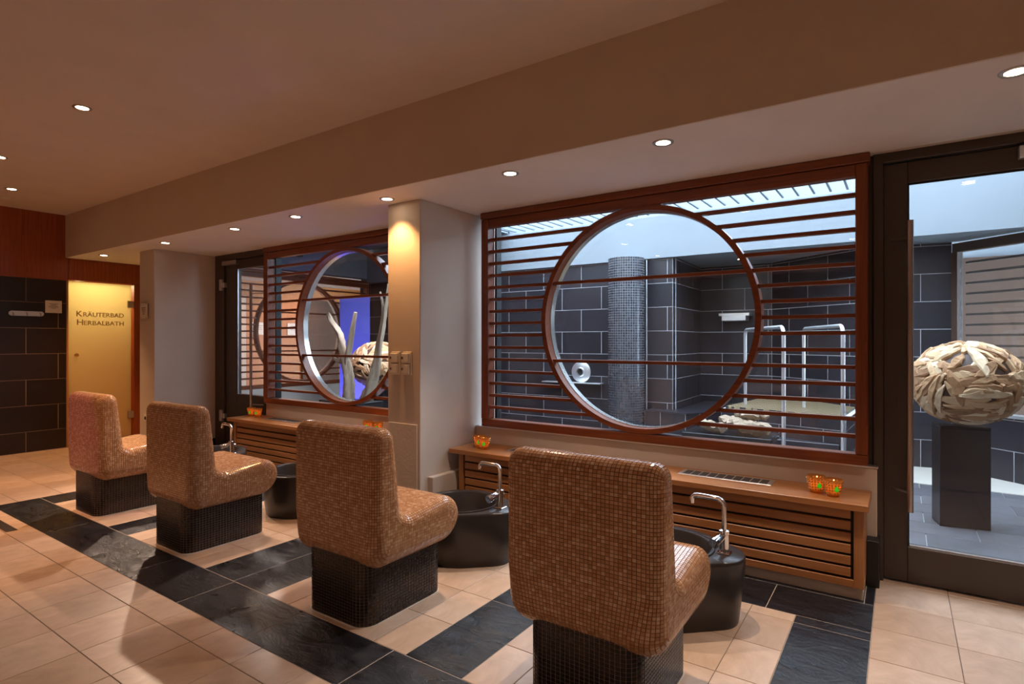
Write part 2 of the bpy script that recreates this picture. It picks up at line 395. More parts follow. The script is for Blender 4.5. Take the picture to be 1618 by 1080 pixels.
downlight(-6.2, 1.515, ZC, CEIL_W*1.3, 'recessed high ceiling spotlight cut by the left edge of the photo', 'ceiling downlights', (1, .50, .20), (.08, .03), 54)
for x in (-7.4, ): downlight(x, 1.9, ZC, CEIL_W, 'recessed high ceiling spotlight nearest the tiled left wall', 'ceiling downlights', WARM, (-.1, .1), 70)
i = 0
for x in (-6.5, -3.6, -.6, 2.0):  # unseen lamps added as fill to brighten the room
    for y in (-.9, -2.4):
        downlight(x, y, ZC, FILL_W, 'added fill spotlight in the high ceiling behind the camera, out of view', 'added fill lights behind the camera', (1, .74, .58), (0, .1), 120)
downlight(2.0, 1.0, ZC, FILL_W, 'added fill spotlight in the high ceiling behind the camera, out of view', 'added fill lights behind the camera', (1, .70, .5), (0, 0), 120)
sd = MB().lathe([(.045, 0), (.045, -.02), (.035, -.03)], (-7.84, 1.96, ZC), 20).obj('smoke_detector', M['white']); tag(sd, 'small round sensor on the high ceiling near the wood panel', 'sensor')

# ------------------------------------------------------------------ lattice windows
WW = 2.62; ZB = .626; ZT = 2.318
def lattice_window(name, x0, y=YW, rz=0):
    """x0 = left outer edge; local frame: x to the right, y into the wall"""
    e = bpy.data.objects.new(name, None); COL.objects.link(e); e.location = (x0, y, 0) if rz == 0 else x0; e.rotation_euler = (0, 0, rz); struct(e)
    cx, cz = 1.322, 1.445; ro, ri = .762, .728
    MB().box(0, WW+.01, -.045, .08, 2.268, ZT, .004).obj('head_board', M['redwood'], e)
    MB().box(.066, WW-.058, -.030, .035, 2.200, 2.266, .004).obj('rail', M['redwood'], e)
    MB().box(0, WW, -.030, .06, ZB, .684, .004).obj('rail', M['redwood'], e)
    MB().box(0, .066, -.034, .06, .685, 2.266, .004).obj('stile', M['redwood_v'], e)
    MB().box(WW-.058, WW, -.034, .06, .685, 2.266, .004).obj('stile', M['redwood_v'], e)
    z0 = .684; pit = (2.200-.684)/16
    for k in range(1, 16):
        z = z0+pit*k; n = 16-k
        h = .011; segs = []
        if n in (5, 11): segs = [(.066, WW-.058)]
        else:
            dz = abs(z-cz)
            if dz < ro-.012:
                c = math.sqrt((ro-.012)**2-dz*dz); segs = [(.066, cx-c), (cx+c, WW-.058)]
            else: segs = [(.066, WW-.058)]
        for a, b in segs: MB().box(a, b, -.012, .028, z-h, z+h, .002).obj('slat', M['redwood'], e)
    def ring(r0, r1, y0, y1, nm, m):
        mb = MB(); n = 96; vs = []
        for k in range(n):
            a = 2*math.pi*k/n; c, s_ = math.cos(a), math.sin(a)
            for r, yy in ((r1, y0), (r1, y1), (r0, y1), (r0, y0)): vs.append((cx+r*c, yy, cz+r*s_))
        f = []
        for k in range(n):
            for j in range(4):
                f.append((k*4+j, k*4+(j+1) % 4, ((k+1) % n)*4+(j+1) % 4, ((k+1) % n)*4+j))
        o = mb.add(vs, f).obj(nm, m, e); recalc(o); return smooth_by(o, 40)
    ring(ri, ro, -.030, .055, 'round_frame', M['redwood'])
    ring(ri-.004, ri-.0005, .042, .098, 'ring_liner', M['liner'])
    MB().box(.02, WW-.02, .100, .124, .66, 2.31).obj('pane', M['glass'], e)
    g = MB(); g.box(.066, .084, .062, .128, .66, 2.30); g.box(WW-.062, WW-.050, .062, .128, .66, 2.30); g.box(.066, WW-.05, .062, .128, 2.296, 2.318); g.box(.066, WW-.05, .062, .128, .640, .672)
    g.obj('gasket', M['gasket'], e)
    return e
w1 = lattice_window('window_1', -2.766)
w2 = lattice_window('window_2', -5.757)

# ------------------------------------------------------------------ right glass door
d1 = empty('door_1', (-.124, 3.72, 0)); struct(d1)
def dbox(nm, m, e, *a, b=.003): return MB().box(*a, b).obj(nm, m, e)
dbox('jamb', M['frame'], d1, -.0005, .0465, -.03, .10, 0, ZS)
dbox('jamb', M['frame'], d1, -.060, -.001, -.010, .18, .0, ZS)
dbox('jamb', M['frame'], d1, 1.10, 1.145, -.03, .10, 0, ZS)
dbox('header', M['frame'], d1, .040, 1.10, -.03, .10, 2.268, ZS)
dbox('leaf_stile', M['frame'], d1, .046, .155, 0, .07, .012, 2.262)
dbox('leaf_stile', M['frame'], d1, .99, 1.095, 0, .07, .012, 2.262)
dbox('leaf_rail', M['frame'], d1, .155, .99, 0, .07, 2.150, 2.262)
dbox('leaf_rail', M['frame'], d1, .155, .99, 0, .07, .012, .200)
MB().box(.150, .995, .025, .049, .195, 2.155).obj('pane', M['glass'], d1)
g = MB(); g.box(.155, .163, .018, .03, .2, 2.15); g.box(.155, .99, .018, .03, 2.142, 2.15); g.obj('gasket', M['gasket'], d1)
MB().box(.163, .99, .012, .022, .200, .207).obj('glazing_bead', M['alu'], d1)
hp = MB().tube([(.166, -.075, .405), (.166, -.075, 1.935)], .0145, 16).obj('handle', M['steel'], d1); smooth_by(hp)
for z in (.505, 1.846): smooth_by(MB().tube([(.166, -.075, z), (.085, .0, z)], .007, 10).obj('handle_mount', M['steel'], hp))
lk = MB(); lk.tube([(.090, -.004, .975), (.090, .001, .975)], .018, 16); lk.box(.072, .108, -.003, .001, .945, 1.01, .001); smooth_by(lk.obj('lock', M['frame'], d1))
dbox('door_closer', M['alu'], d1, .60, .85, -.05, 0, 2.19, 2.25)

# ------------------------------------------------------------------ left glass door (ajar view into the courtyard)
d2 = empty('door_2', (-6.70, 3.66, 0)); struct(d2)
X2 = .935
dbox('jamb', M['frame'], d2, -.10, .10, -.02, .10, 0, ZS)
dbox('jamb', M['frame'], d2, .90, X2, -.02, .10, 0, ZS)
dbox('header', M['frame'], d2, .10, .90, -.02, .10, 2.25, ZS)
dbox('leaf_stile', M['frame'], d2, .105, .335, 0, .06, .012, 2.245)
dbox('leaf_rail', M['frame'], d2, .335, .895, 0, .06, 2.140, 2.245)
dbox('leaf_rail', M['frame'], d2, .335, .895, 0, .06, .012, .69)
MB().box(.33, .90, .020, .044, .68, 2.15).obj('pane', M['glass'], d2)
MB().box(.335, .345, .008, .02, .05, 2.14).obj('glazing_bead', M['alu'], d2)
hp = MB().tube([(.742, -.07, .50), (.742, -.07, 1.93)], .0145, 14).obj('handle', M['steel'], d2); smooth_by(hp)
for z in (.6, 1.83): smooth_by(MB().tube([(.742, -.07, z), (.90, -.02, z)], .007, 10).obj('handle_mount', M['steel'], hp))
for z in (.42, 1.96):
    h = MB(); h.box(.035, .085, -.045, -.018, z-.06, z+.07, .003); h.box(.085, .13, -.035, -.0, z-.025, z+.03, .002); h.obj('hinge', M['alu'], d2)
dbox('door_closer', M['steel'], d2, .12, .42, -.06, 0, 2.185, 2.235)

# ------------------------------------------------------------------ herb bath door
d3 = empty('door_3', (XL, 3.07, 0)); struct(d3)
MB().box(-.02, -.008, -.355, .335, .02, 2.045, .001).obj('frosted_pane', M['frost'], d3)
for z in (.33, 1.79): dbox('hinge', M['steel'], d3, -.03, .012, .29, .375, z-.045, z+.045)
kb = MB().lathe([(.012, 0), (.012, .02), (.022, .03), (.024, .045), (.012, .052)], seg=18); ko = kb.obj('knob', M['gold'], d3, True, (-.01, -.285, 1.13)); ko.rotation_euler = (0, R(90), 0)
def text_mesh(txt, size, m, sx=1.0):
    cu = bpy.data.curves.new('lettering', 'FONT'); cu.body = txt; cu.size = size; cu.extrude = .0008; cu.offset = size*.012
    o = bpy.data.objects.new('t', cu); COL.objects.link(o)
    dg = bpy.context.evaluated_depsgraph_get(); me = bpy.data.meshes.new_from_object(o.evaluated_get(dg))
    bpy.data.objects.remove(o); me.materials.clear(); me.materials.append(m)
    for v in me.vertices: v.co.x *= sx
    xs = [v.co.x for v in me.vertices]; return me, min(xs), max(xs)
def smallcaps(txt, y0, y1, zb, big, small, parent):
    parts = [(txt[0], big), (txt[1:], small)]; ms = [text_mesh(a, s_, M['letter'], 1.0) for a, s_ in parts]
    w_ = sum(b-a for _, a, b in ms)+.008; k = (y1-y0)/w_; y = y0
    for me, a, b in ms:
        for v in me.vertices: v.co.x = (v.co.x-a)*k
        put('lettering', me, parent, (-.0065, y, zb), (R(90), 0, R(90))); y += (b-a+.008)*k
smallcaps('KRÄUTERBAD', -.275, .248, 1.612, .098, .077, d3)
smallcaps('HERBALBATH', -.269, .248, 1.505, .098, .077, d3)
# herb bath cabin behind
hb = MB(); hb.box(XL-1.6, XL-1.55, 2.3, 3.9, 0, 2.5); hb.box(XL-1.6, XL-.1, 2.3, 2.35, 0, 2.5); hb.box(XL-1.6, XL-.1, 3.85, 3.9, 0, 2.5); hb.box(XL-1.6, XL-.1, 2.3, 3.9, 2.45, 2.5); hb.box(XL-1.6, XL-.1, 2.3, 3.9, -.05, 0)
struct(hb.obj('wall_herb_bath', M['orange']))
light('herb_bath_lamp', 'POINT', (XL-.55, 3.0, 2.15), 38, (1, .86, .46), None, .12)

# ------------------------------------------------------------------ things on the left wall and block
hr = MB().box(-.165, .165, 0, 0, 0, 0)
pts = [(.135+.028*math.cos(R(a)), .028*math.sin(R(a))) for a in range(-90, 91, 15)]+[(-.135+.028*math.cos(R(a)), .028*math.sin(R(a))) for a in range(90, 271, 15)]
hk = MB(); n = len(pts); hk.add([(0, p[0], p[1]) for p in pts]+[(.006, p[0], p[1]) for p in pts], [tuple(range(n)), tuple(range(n, 2*n))[::-1]]+[(i, (i+1) % n, n+(i+1) % n, n+i) for i in range(n)])
he = empty('hook_rail', (XL+.009, 2.302, 1.625)); tag(he, 'brushed metal rail with three coat hooks on the dark tiled wall', 'hook rail')
po = recalc(hk.obj('plate', M['alu'], he))
hm = MB().tube([(.006, 0, .008), (.030, 0, .004), (.040, 0, -.012), (.030, 0, -.020), (.022, 0, -.012)], .006, 8).mesh('hook', M['steel'], True)
for y in (-.125, 0, .125): put('hook', hm, he, (0, y, 0))
def notice(name, x, y0, y1, z0, z1, label, lines=5, axis='x'):
    e = empty(name, (x, (y0+y1)/2, (z0+z1)/2)) if axis == 'x' else empty(name, ((y0+y1)/2, x, (z0+z1)/2))
    w_, h_ = (y1-y0)/2, (z1-z0)/2
    if axis == 'x': MB().box(0, .006, -w_, w_, -h_, h_, .001).obj('plate', M['paper'], e)
    else: MB().box(-w_, w_, -.006, 0, -h_, h_, .001).obj('plate', M['paper'], e)
    for k in range(lines):
        z = h_*.45-k*h_*.9/lines; ww = w_*(.55, .35, .5, .6, .3)[k % 5]
        if axis == 'x': MB().box(.006, .0066, -ww, ww, z, z+h_*.06).obj('printed_line', M['ink'], e)
        else: MB().box(-ww, ww, -.0066, -.006, z, z+h_*.06).obj('printed_line', M['ink'], e)
    return tag(e, label, 'sign')
notice('notice', XL+.008, 2.478, 2.640, 1.642, 1.79, 'small pale notice plate beside the coat hooks on dark tiles')
gp = empty('glass_plaque', (-6.98, 2.97, 1.64)); tag(gp, 'small clear plaque on metal studs on the narrow plaster face', 'sign')
MB().box(-.10, .06, -.028, -.022, -.085, .085, .001).obj('plate', M['white'], gp)
for x in (-.09, .05):
    for z in (-.075, .075): smooth_by(MB().tube([(x, -.032, z), (x, 0, z)], .007, 10).obj('stud', M['steel'], gp))
for k in range(4): MB().box(-.07+.01*k, .03-.008*k, -.0288, -.028, .03-.022*k, .037-.022*k).obj('printed_line', M['ink'], gp)
so = empty('wall_socket', (-7.0, 2.97, .44)); tag(so, 'white socket low on the plaster face beside the herb bath', 'socket')
MB().box(-.04, .04, -.010, 0, -.04, .04, .003).obj('plate', M['white'], so); MB().lathe([(.020, 0), (.018, .004)], seg=16).obj('insert', M['vent'], so, loc=(0, -.010, 0)).rotation_euler = (R(90), 0, 0)
# switches on the pillar
for x, lb in ((-3.083, 'left of two white double sockets on the pillar front'), (-2.965, 'right of two white double sockets on the pillar front')):
    e = empty('double_socket', (x, 3.0, 1.14)); tag(e, lb, 'socket', 'sockets on the pillar')
    MB().box(-.044, .044, -.012, 0, -.085, .085, .003).obj('frame', M['white'], e)
    for z in (-.040, .040):
        h = MB().box(-.036, .036, -.034, -.012, z-.034, z+.034, .005).obj('hinged_cover', M['white'], e)
        smooth_by(MB().tube([(-.02, -.040, z), (-.02, -.034, z)], .010, 12).obj('key', M['chrome'], h))

# ------------------------------------------------------------------ slatted radiator benches
def bench(x0, x1, label, grilles, stile_left=True):
    e = empty('slatted_bench', ((x0+x1)/2, 3.5, 0)); tag(e, label, 'bench'); ox = (x0+x1)/2; oy = 3.5
    def bx(nm, m, a, b, c, d, z0, z1, bv=.002): return MB().box(a-ox, b-ox, c-oy, d-oy, z0, z1, bv).obj(nm, m, e)
    bx('top', M['teak'], x0-.07, x1+.02, 3.295, YW-.002, .456, .490, .003)
    bx('plinth', M['plaster'], x0+.03, x1-.005, 3.350, YW-.01, 0, .062)
    bx('back_panel', M['black'], x0+.03, x1-.03, 3.352, 3.36, .06, .455)
    bx('stile', M['teak_v'], x1-.045, x1, 3.330, 3.352, .062, .456); bx('stile', M['teak_v'], x0, x0+.045, 3.330, 3.352, .062, .456)
    bx('side_panel', M['teak_v'], x1-.018, x1, 3.352, YW-.01, .062, .456); bx('side_panel', M['teak_v'], x0, x0+.018, 3.352, YW-.01, .062, .456)
    bx('bottom_rail', M['teak'], x0+.045, x1-.045, 3.330, 3.350, .062, .100)
    for k in range(6):
        z1 = .458-.0584*k-.007; bx('slat', M['teak'], x0+.058, x1-.058, 3.332, 3.350, z1-.046, z1, .002)
    bx('slat', M['teak'], x0+.058, x1-.058, 3.334, 3.350, .4525, .4555, .001)
    for a, b in grilles:
        g = bx('grille', M['alu'], a, b, 3.455, 3.60, .490, .493, .001)
        n = 10
        for k in range(n):
            c0 = a+.022+(b-a-.044)*k/n; MB().box(c0+.004-ox, c0+(b-a-.044)/n-.004-ox, 3.475-oy, 3.580-oy, .493, .4938).obj('mesh_inset', M['mesh'], g)
    return e
bench(-2.76, -.15, 'long slatted teak bench under the large round window', [(-2.42, -1.87), (-1.79, -1.24), (-1.13, -.60)])
bench(-5.85, -3.18, 'slatted teak bench under the far round window left of the pillar', [(-5.52, -4.98), (-4.86, -4.32), (-4.20, -3.66)])

# ------------------------------------------------------------------ tea-light glasses
def tealight():
    e = empty('candle_glass')
    n = 20; prof = [(.026, .0), (.030, .008), (.036, .045), (.044, .085), (.046, .090), (.043, .090), (.034, .045), (.027, .012)]
    o = MB().lathe(prof, seg=20, cap=(True, True)).obj('glass', M['amber'], e, True)
    bd = MB()
    for r_, z in ((.0325, .02), (.035, .034), (.0375, .048), (.0405, .062), (.0435, .076)):
        for k in range(16):
            a = 2*math.pi*(k+.5*(int(z*1000) % 2))/16; c = (r_*math.cos(a), r_*math.sin(a), z)
            bd.box(c[0]-.0045, c[0]+.0045, c[1]-.0045, c[1]+.0045, c[2]-.0045, c[2]+.0045, .002)
    b = bd.obj('bead_studs', M['gold'], e); b['kind'] = 'stuff'
    a = R(-60); g = MB(); n = 10
    pr = [(math.sin(2*math.pi*k/n)*.013*(1 if math.cos(2*math.pi*k/n) < .3 else .6), -.002+math.cos(2*math.pi*k/n)*.016) for k in range(n)]
    g.add([(x, -.0, z) for x, z in pr]+[(x*.6, -.006, z*.6) for x, z in pr], [tuple(range(n)), tuple(range(n, 2*n))[::-1]]+[(k, (k+1) % n, n+(k+1) % n, n+k) for k in range(n)])
    go = recalc(g.obj('green_gem', M['green'], e)); go.location = (.019, -.0355, .048); go.rotation_euler = (R(-8), 0, R(25)); go['label'] = 'green drop-shaped gem'
    MB().lathe([(.020, .014), (.020, .028)], seg=14).obj('tealight', M['wax'], e)
    MB().lathe([(.001, .030), (.0045, .037), (.003, .046), (.0005, .056)], seg=8).obj('flame', M['flame'], e, True)
    light('candle_light', 'POINT', (0, 0, .066), .16, (1, .5, .18), e, .01)
    return e
tl = None
for x, y, lb in [(-.375, 3.450, 'jewelled tea-light glass at the right bench end, left of its pair'), (-.292, 3.412, 'jewelled tea-light glass nearest the right end of the long bench'),
                 (-2.668, 3.465, 'jewelled tea-light glass at the pillar end of the long bench, left of its pair'), (-2.590, 3.428, 'jewelled tea-light glass at the pillar end of the long bench, right of its pair'),
                 (-5.83, 3.52, 'tea-light glass at the far left end of the far bench, left of its pair'), (-5.71, 3.52, 'tea-light glass at the far left end of the far bench, right of its pair'),
                 (-4.00, 3.54, 'tea-light glass on the far bench showing just above the third chair back'), (-3.86, 3.53, 'tea-light glass on the far bench half hidden by the pillar')]:
    if tl is None: tl = tealight(); o = tl
    else: o = copy_tree(tl)
    o.location = (x, y, .490); tag(o, lb, 'candle', 'tea-light glasses on the benches')

# ------------------------------------------------------------------ mosaic chairs
def round_poly(P, rads, seg=8):
    out = []; n = len(P)
    for i in range(n):
        p = Vector(P[i]); a = (Vector(P[i-1])-p).normalized(); b = (Vector(P[(i+1) % n])-p).normalized(); r = rads[i]
        ang = math.acos(max(-1, min(1, a.dot(b)))); t = r/math.tan(ang/2)
        s0 = p+a*t; c = p+(a+b).normalized()*(r/math.sin(ang/2)); s1 = p+b*t
        a0 = math.atan2(s0.y-c.y, s0.x-c.x); a1 = math.atan2(s1.y-c.y, s1.x-c.x); d = (a1-a0+math.pi) % (2*math.pi)-math.pi
        for k in range(seg+1): out.append((c.x+r*math.cos(a0+d*k/seg), c.y+r*math.sin(a0+d*k/seg)))
    return out
def resample(P, n):
    P = [Vector(p) for p in P]; P.append(P[0]); L = [0]
    for i in range(1, len(P)): L.append(L[-1]+(P[i]-P[i-1]).length)
    out = []; j = 0
    for k in range(n):
        s = L[-1]*k/n
        while L[j+1] < s: j += 1
        t = (s-L[j])/max(1e-9, L[j+1]-L[j]); out.append(P[j].lerp(P[j+1], t))
    return out, L[-1]
def inside(p, poly):
    c = False; n = len(poly); j = n-1
    for i in range(n):
        a, b = poly[i], poly[j]
        if (a[1] > p[1]) != (b[1] > p[1]) and p[0] < (b[0]-a[0])*(p[1]-a[1])/(b[1]-a[1])+a[0]: c = not c
        j = i
    return c
def nearest(p, poly):
    best = None; bd = 1e9; n = len(poly)
    for i in range(n):
        a, b = poly[i], poly[(i+1) % n]; dx, dy = b[0]-a[0], b[1]-a[1]; l = dx*dx+dy*dy
        t = max(0, min(1, ((p[0]-a[0])*dx+(p[1]-a[1])*dy)/l)) if l else 0
        q = (a[0]+t*dx, a[1]+t*dy); d = (q[0]-p[0])**2+(q[1]-p[1])**2
        if d < bd: bd = d; best = q
    return best, math.sqrt(bd)
def add_tile(mb, q, nrm, th=.0022, gap=.09, ch=.16):
    c = sum((Vector(p) for p in q), Vector())/4
    base = [c+(Vector(p)-c)*(1-gap) for p in q]; top = [c+(Vector(p)-c)*(1-gap-ch*.6)+nrm*th for p in q]
    mb.add(base+top, [(4, 5, 6, 7), (0, 1, 5, 4), (1, 2, 6, 5), (2, 3, 7, 6), (3, 0, 4, 7)])
# profile in (y,z), chair origin at floor, y=0 is the chair's rear plane
prof0 = [(0, .27), (0, .905), (.125, .905), (.175, .475), (.60, .525), (.60, .275)]
prof = round_poly(prof0, [.085, .055, .055, .060, .122, .122], 10)
ns = 170
pr, plen = resample(prof, ns)
area = sum(pr[i].x*pr[(i+1) % ns].y-pr[(i+1) % ns].x*pr[i].y for i in range(ns))
sgn = -1 if area > 0 else 1
def pn(i):
    t = pr[(i+1) % ns]-pr[i-1]; t.normalize(); return Vector((-t.y, t.x))*sgn      # outward
nor = [pn(i) for i in range(ns)]
def rr(i):
    z = pr[i].y; t = max(0, min(1, (z-.30)/.18)); return .082*(1-t)+.050*t
HW = .299
NF, NA = 32, 7
cols = []
for k in range(NA): cols.append(('L', k/NA))
for k in range(NF+1): cols.append(('F', k/NF))
for k in range(1, NA+1): cols.append(('R', k/NA))
def surf(i, c, off=0):
    i %= ns; r = rr(i)
    if c[0] == 'F': x = -(HW-r)+c[1]*2*(HW-r); ph = 0; sg = 0
    elif c[0] == 'R': ph = c[1]*math.pi/2; x = HW-r+r*math.sin(ph); sg = 1
    else: ph = (1-c[1])*math.pi/2; x = -(HW-r)-r*math.sin(ph); sg = -1
    q = pr[i]-nor[i]*r*(1-math.cos(ph)); nx = Vector((sg*math.sin(ph), nor[i].x*math.cos(ph), nor[i].y*math.cos(ph)))
    return Vector((x, q.x, q.y))+nx*off, nx
core = MB(); tiles = MB(); nc = len(cols)
vs = [surf(i, c, -.0006)[0] for i in range(ns) for c in cols]
fs = [(i*nc+k, i*nc+k+1, ((i+1) % ns)*nc+k+1, ((i+1) % ns)*nc+k) for i in range(ns) for k in range(nc-1)]
fs += [tuple(i*nc for i in range(ns)), tuple(i*nc+nc-1 for i in range(ns))[::-1]]
core.add(vs, fs)
for i in range(ns):
    for k in range(nc-1):
        q = [surf(i, cols[k])[0], surf(i, cols[k+1])[0], surf(i+1, cols[k+1])[0], surf(i+1, cols[k])[0]]
        n_ = (surf(i, cols[k])[1]+surf(i+1, cols[k+1])[1]).normalized()
        if (q[1]-q[0]).cross(q[2]-q[1]).dot(n_) < 0: q = q[::-1]
        add_tile(tiles, q, n_)
inner = [tuple(pr[i]-nor[i]*rr(i)) for i in range(ns)]
P_ = .0146
for sx in (-1, 1):
    for a in range(0, 44):
        for b in range(18, 64):
            y0, z0 = a*P_, b*P_; c = (y0+P_/2, z0+P_/2)
            cs = [(y0, z0), (y0+P_, z0), (y0+P_, z0+P_), (y0, z0+P_)]
            if not inside(c, inner) and sum(inside(p, inner) for p in cs) < 1: continue
            q = []
            for (yy, zz) in ((y0, z0), (y0+P_, z0), (y0+P_, z0+P_), (y0, z0+P_)):
                if not inside((yy, zz), inner): yy, zz = nearest((yy, zz), inner)[0]
                q.append(Vector((sx*HW, yy, zz)))
            n_ = Vector((sx, 0, 0)); ar = ((q[2]-q[0]).cross(q[3]-q[1])).length/2
            if ar < .12*P_*P_: continue
            if (q[1]-q[0]).cross(q[2]-q[0]).dot(n_) < 0: q = q[::-1]
            add_tile(tiles, q, n_)
# dark base
def rrect(hx, y0, y1, r, seg=6): return round_poly([(-hx, y0), (hx, y0), (hx, y1), (-hx, y1)], [r]*4, seg)
bp = rrect(.212, .012, .548, .075); nb = 96; bq, bl = resample(bp, nb); ZBT = .335
btiles = MB(); rows = 23; hgt = ZBT-.004
for i in range(nb):
    a, b = bq[i], bq[(i+1) % nb]; t = (b-a).normalized(); n_ = Vector((t.y, -t.x, 0))
    for k in range(rows):
        z0, z1 = .004+hgt*k/rows, .004+hgt*(k+1)/rows
        add_tile(btiles, [Vector((a.x, a.y, z0)), Vector((b.x, b.y, z0)), Vector((b.x, b.y, z1)), Vector((a.x, a.y, z1))], n_, .0018, .11)
basecore = MB().prism([tuple(p) for p in bq], 0, ZBT)
lip = MB().prism([tuple(p*1.0+(p-Vector((0, .28))).normalized()*.006) for p in bq], 0, .004)
core_me = core.mesh('shell', M['mosaic_grout'], True); tiles_me = tiles.mesh('mosaic_tiles', M['mosaic']); bt_me = btiles.mesh('base_tiles', M['mosaic_dark'])
bc_me = basecore.mesh('base', M['grout_dark']); lip_me = lip.mesh('joint_seal', M['paper'])
# footbath basin: plan hull in (x,y) about the chair axis, z up
def hull(ps):
    ps = sorted(set(ps)); 
    def half(ps):
        h = []
        for p in ps:
            while len(h) > 1 and (h[-1][0]-h[-2][0])*(p[1]-h[-2][1])-(h[-1][1]-h[-2][1])*(p[0]-h[-2][0]) <= 0: h.pop()
            h.append(p)
        return h
    a = half(ps); b = half(ps[::-1]); return a[:-1]+b[:-1]
def circ(cx, cy, r, n=36): return [(round(cx+r*math.cos(2*math.pi*k/n), 5), round(cy+r*math.sin(2*math.pi*k/n), 5)) for k in range(n)]
BX, BY = -.05, 0.0
nb2 = 72
outl, _ = resample(hull(circ(BX, BY, .290)+circ(.185, .02, .145)), nb2)
cm = Vector((.02, 0))
def ringp(s, z): return [((cm.x+(p.x-cm.x)*s), (cm.y+(p.y-cm.y)*s), z) for p in outl]
def bowl(r, z):
    out = []
    for p in outl:
        a = math.atan2(p.y-BY, p.x-BX); out.append((BX+r*math.cos(a), BY+r*math.sin(a), z))
    return out
ZR = .312
bas = MB(); rings = [ringp(.885, 0), ringp(.89, .004), ringp(.93, .10), ringp(.965, .20), ringp(.99, ZR-.02), ringp(.985, ZR-.006), ringp(.965, ZR)]
rings += [bowl(.252, ZR), bowl(.250, ZR-.004), bowl(.240, ZR-.004), bowl(.238, ZR+.003), bowl(.226, ZR+.003), bowl(.220, ZR-.005), bowl(.205, ZR-.10), bowl(.17, ZR-.17), bowl(.08, ZR-.20), bowl(.005, ZR-.202)]
vs = [v for r_ in rings for v in r_]; fs = []
for i in range(len(rings)-1):
    for k in range(nb2): a = i*nb2+k; b = i*nb2+(k+1) % nb2; fs.append((a, b, b+nb2, a+nb2))
fs.append(tuple(range(nb2))[::-1]); bas.add(vs, fs)
bas_me = bas.mesh('basin', M['basin'])
def make_basin():
    e = empty('foot_basin')
    b = put('basin', bas_me, e); smooth_by(b, 50)
    smooth_by(MB().lathe([(.022, 0), (.024, .004), (.012, .005)], (BX, BY, ZR-.203), 18).obj('drain', M['chrome'], e))
    return e
def make_tap():
    e = empty('tap')
    fx, fy = 0, 0
    MB().box(-.030, .030, -.026, .026, 0, .008, .002).obj('base_plate', M['chrome'], e)
    smooth_by(MB().lathe([(.022, .008), (.021, .09), (.024, .092), (.024, .108), (.014, .112)], seg=18).obj('body', M['chrome'], e))
    hd = MB().tube([(0, .03, .070), (-.01, -.022, .082), (-.022, -.070, .068)], [.015, .019, .021], 16).obj('mixer_handle', M['chrome'], e); smooth_by(hd)
    smooth_by(MB().tube([(-.022, -.070, .068), (-.026, -.086, .064)], [.0235, .0235], 18).obj('knob', M['chrome'], hd))
    pts = [(0, 0, .10), (0, 0, .215)]+[(-.035+.035*math.cos(R(a)), 0, .215+.035*math.sin(R(a))) for a in (15, 30, 45, 60, 75, 90)]+[(-.10, 0, .252)]+[(-.125-.025*math.sin(R(a)), 0, .227+.025*math.cos(R(a))) for a in (0, 20, 40, 60, 80)]+[(-.15, 0, .212)]
    smooth_by(MB().tube(pts, .0118, 14).obj('spout', M['chrome'], e), 60)
    smooth_by(MB().tube([(0, 0, .125), (0, 0, .135)], .0125, 14).obj('collar', M['chrome'], e))
    return e
def make_chair():
    e = empty('mosaic_chair')
    s = put('shell', core_me, e); t = put('mosaic_tiles', tiles_me, e); t['kind'] = 'stuff'
    b = put('base', bc_me, e); t = put('base_tiles', bt_me, e); t['kind'] = 'stuff'; b['label'] = 'dark mosaic-clad base'
    put('joint_seal', lip_me, e)
    return e
ch0 = None
cxs = [-5.105, -3.792, -2.197, -.912]
lbs = ['farthest of the four mosaic chairs, nearest the herb bath door, back purplish', 'second mosaic chair from the herb bath door, seat seen in full profile',
       'third mosaic chair from the herb bath door, back hiding the far bench end', 'largest, nearest mosaic chair seen from behind, before the large round window']
bls = ['dark foot basin mostly hidden behind the farthest chairs, tap showing', 'dark foot basin between the second and third chairs, partly hidden',
       'dark foot basin right of the third chair with open bowl in view', 'dark foot basin right of the nearest chair under a chrome tap']
tls = ['chrome tap on the farthest foot basin, just right of the second chair back' , 'chrome tap hidden behind the third chair back', 'chrome tap on the basin between the third and nearest chairs', 'chrome tap on the basin right of the nearest chair']
for i, x in enumerate(cxs):
    if ch0 is None: ch0 = make_chair(); bs0 = make_basin(); tp0 = make_tap(); c, b, t = ch0, bs0, tp0
    else: c = copy_tree(ch0); b = copy_tree(bs0); t = copy_tree(tp0)
    c.location = (x, 1.722, 0); tag(c, lbs[i], 'chair', 'mosaic-clad foot bath chairs')
    b.location = (x, 2.73, 0); tag(b, bls[i], 'basin', 'foot basins')
    t.location = (x+.232, 2.755, ZR); tag(t, tls[i], 'tap', 'taps of the foot basins')

# ------------------------------------------------------------------ courtyard
ZF = 2.29; YF = 6.57
cf = struct(MB().box(-9.6, 3.0, 3.9, 9.0, -.12, -.010).obj('floor_courtyard', M['grout_light']))
def court_tiles():
    rows = []; y = 3.90; r_ = 0
    while y < 6.4-.01:
        y1 = min(y+.29, 6.4); x = -7.4+(.29 if r_ % 2 else 0)-.58
        while x < 1.45:
            x0, x1 = max(x, -7.4), min(x+.58, 1.45)
            if x1-x0 > .05 and x1 > -1.2: tile_obj('floor_tile', M['court_floor'], cf, x0, x1, y, y1, lambda a, b, h: (a, b, h-.010), .003, .009, .001)
            elif x1-x0 > .05: rs.box(x0+.003, x1-.003, y+.003, y1-.003, -.010, -.001)
            x += .58
        y = y1; r_ += 1
rs = MB(); court_tiles(); o = rs.obj('floor_tiles_around', M['court_floor'], cf); o['kind'] = 'stuff'
MB().box(-7.4, 1.6, 6.42, 7.9, -.010, .001).obj('stone_strip', M['stone'], cf)
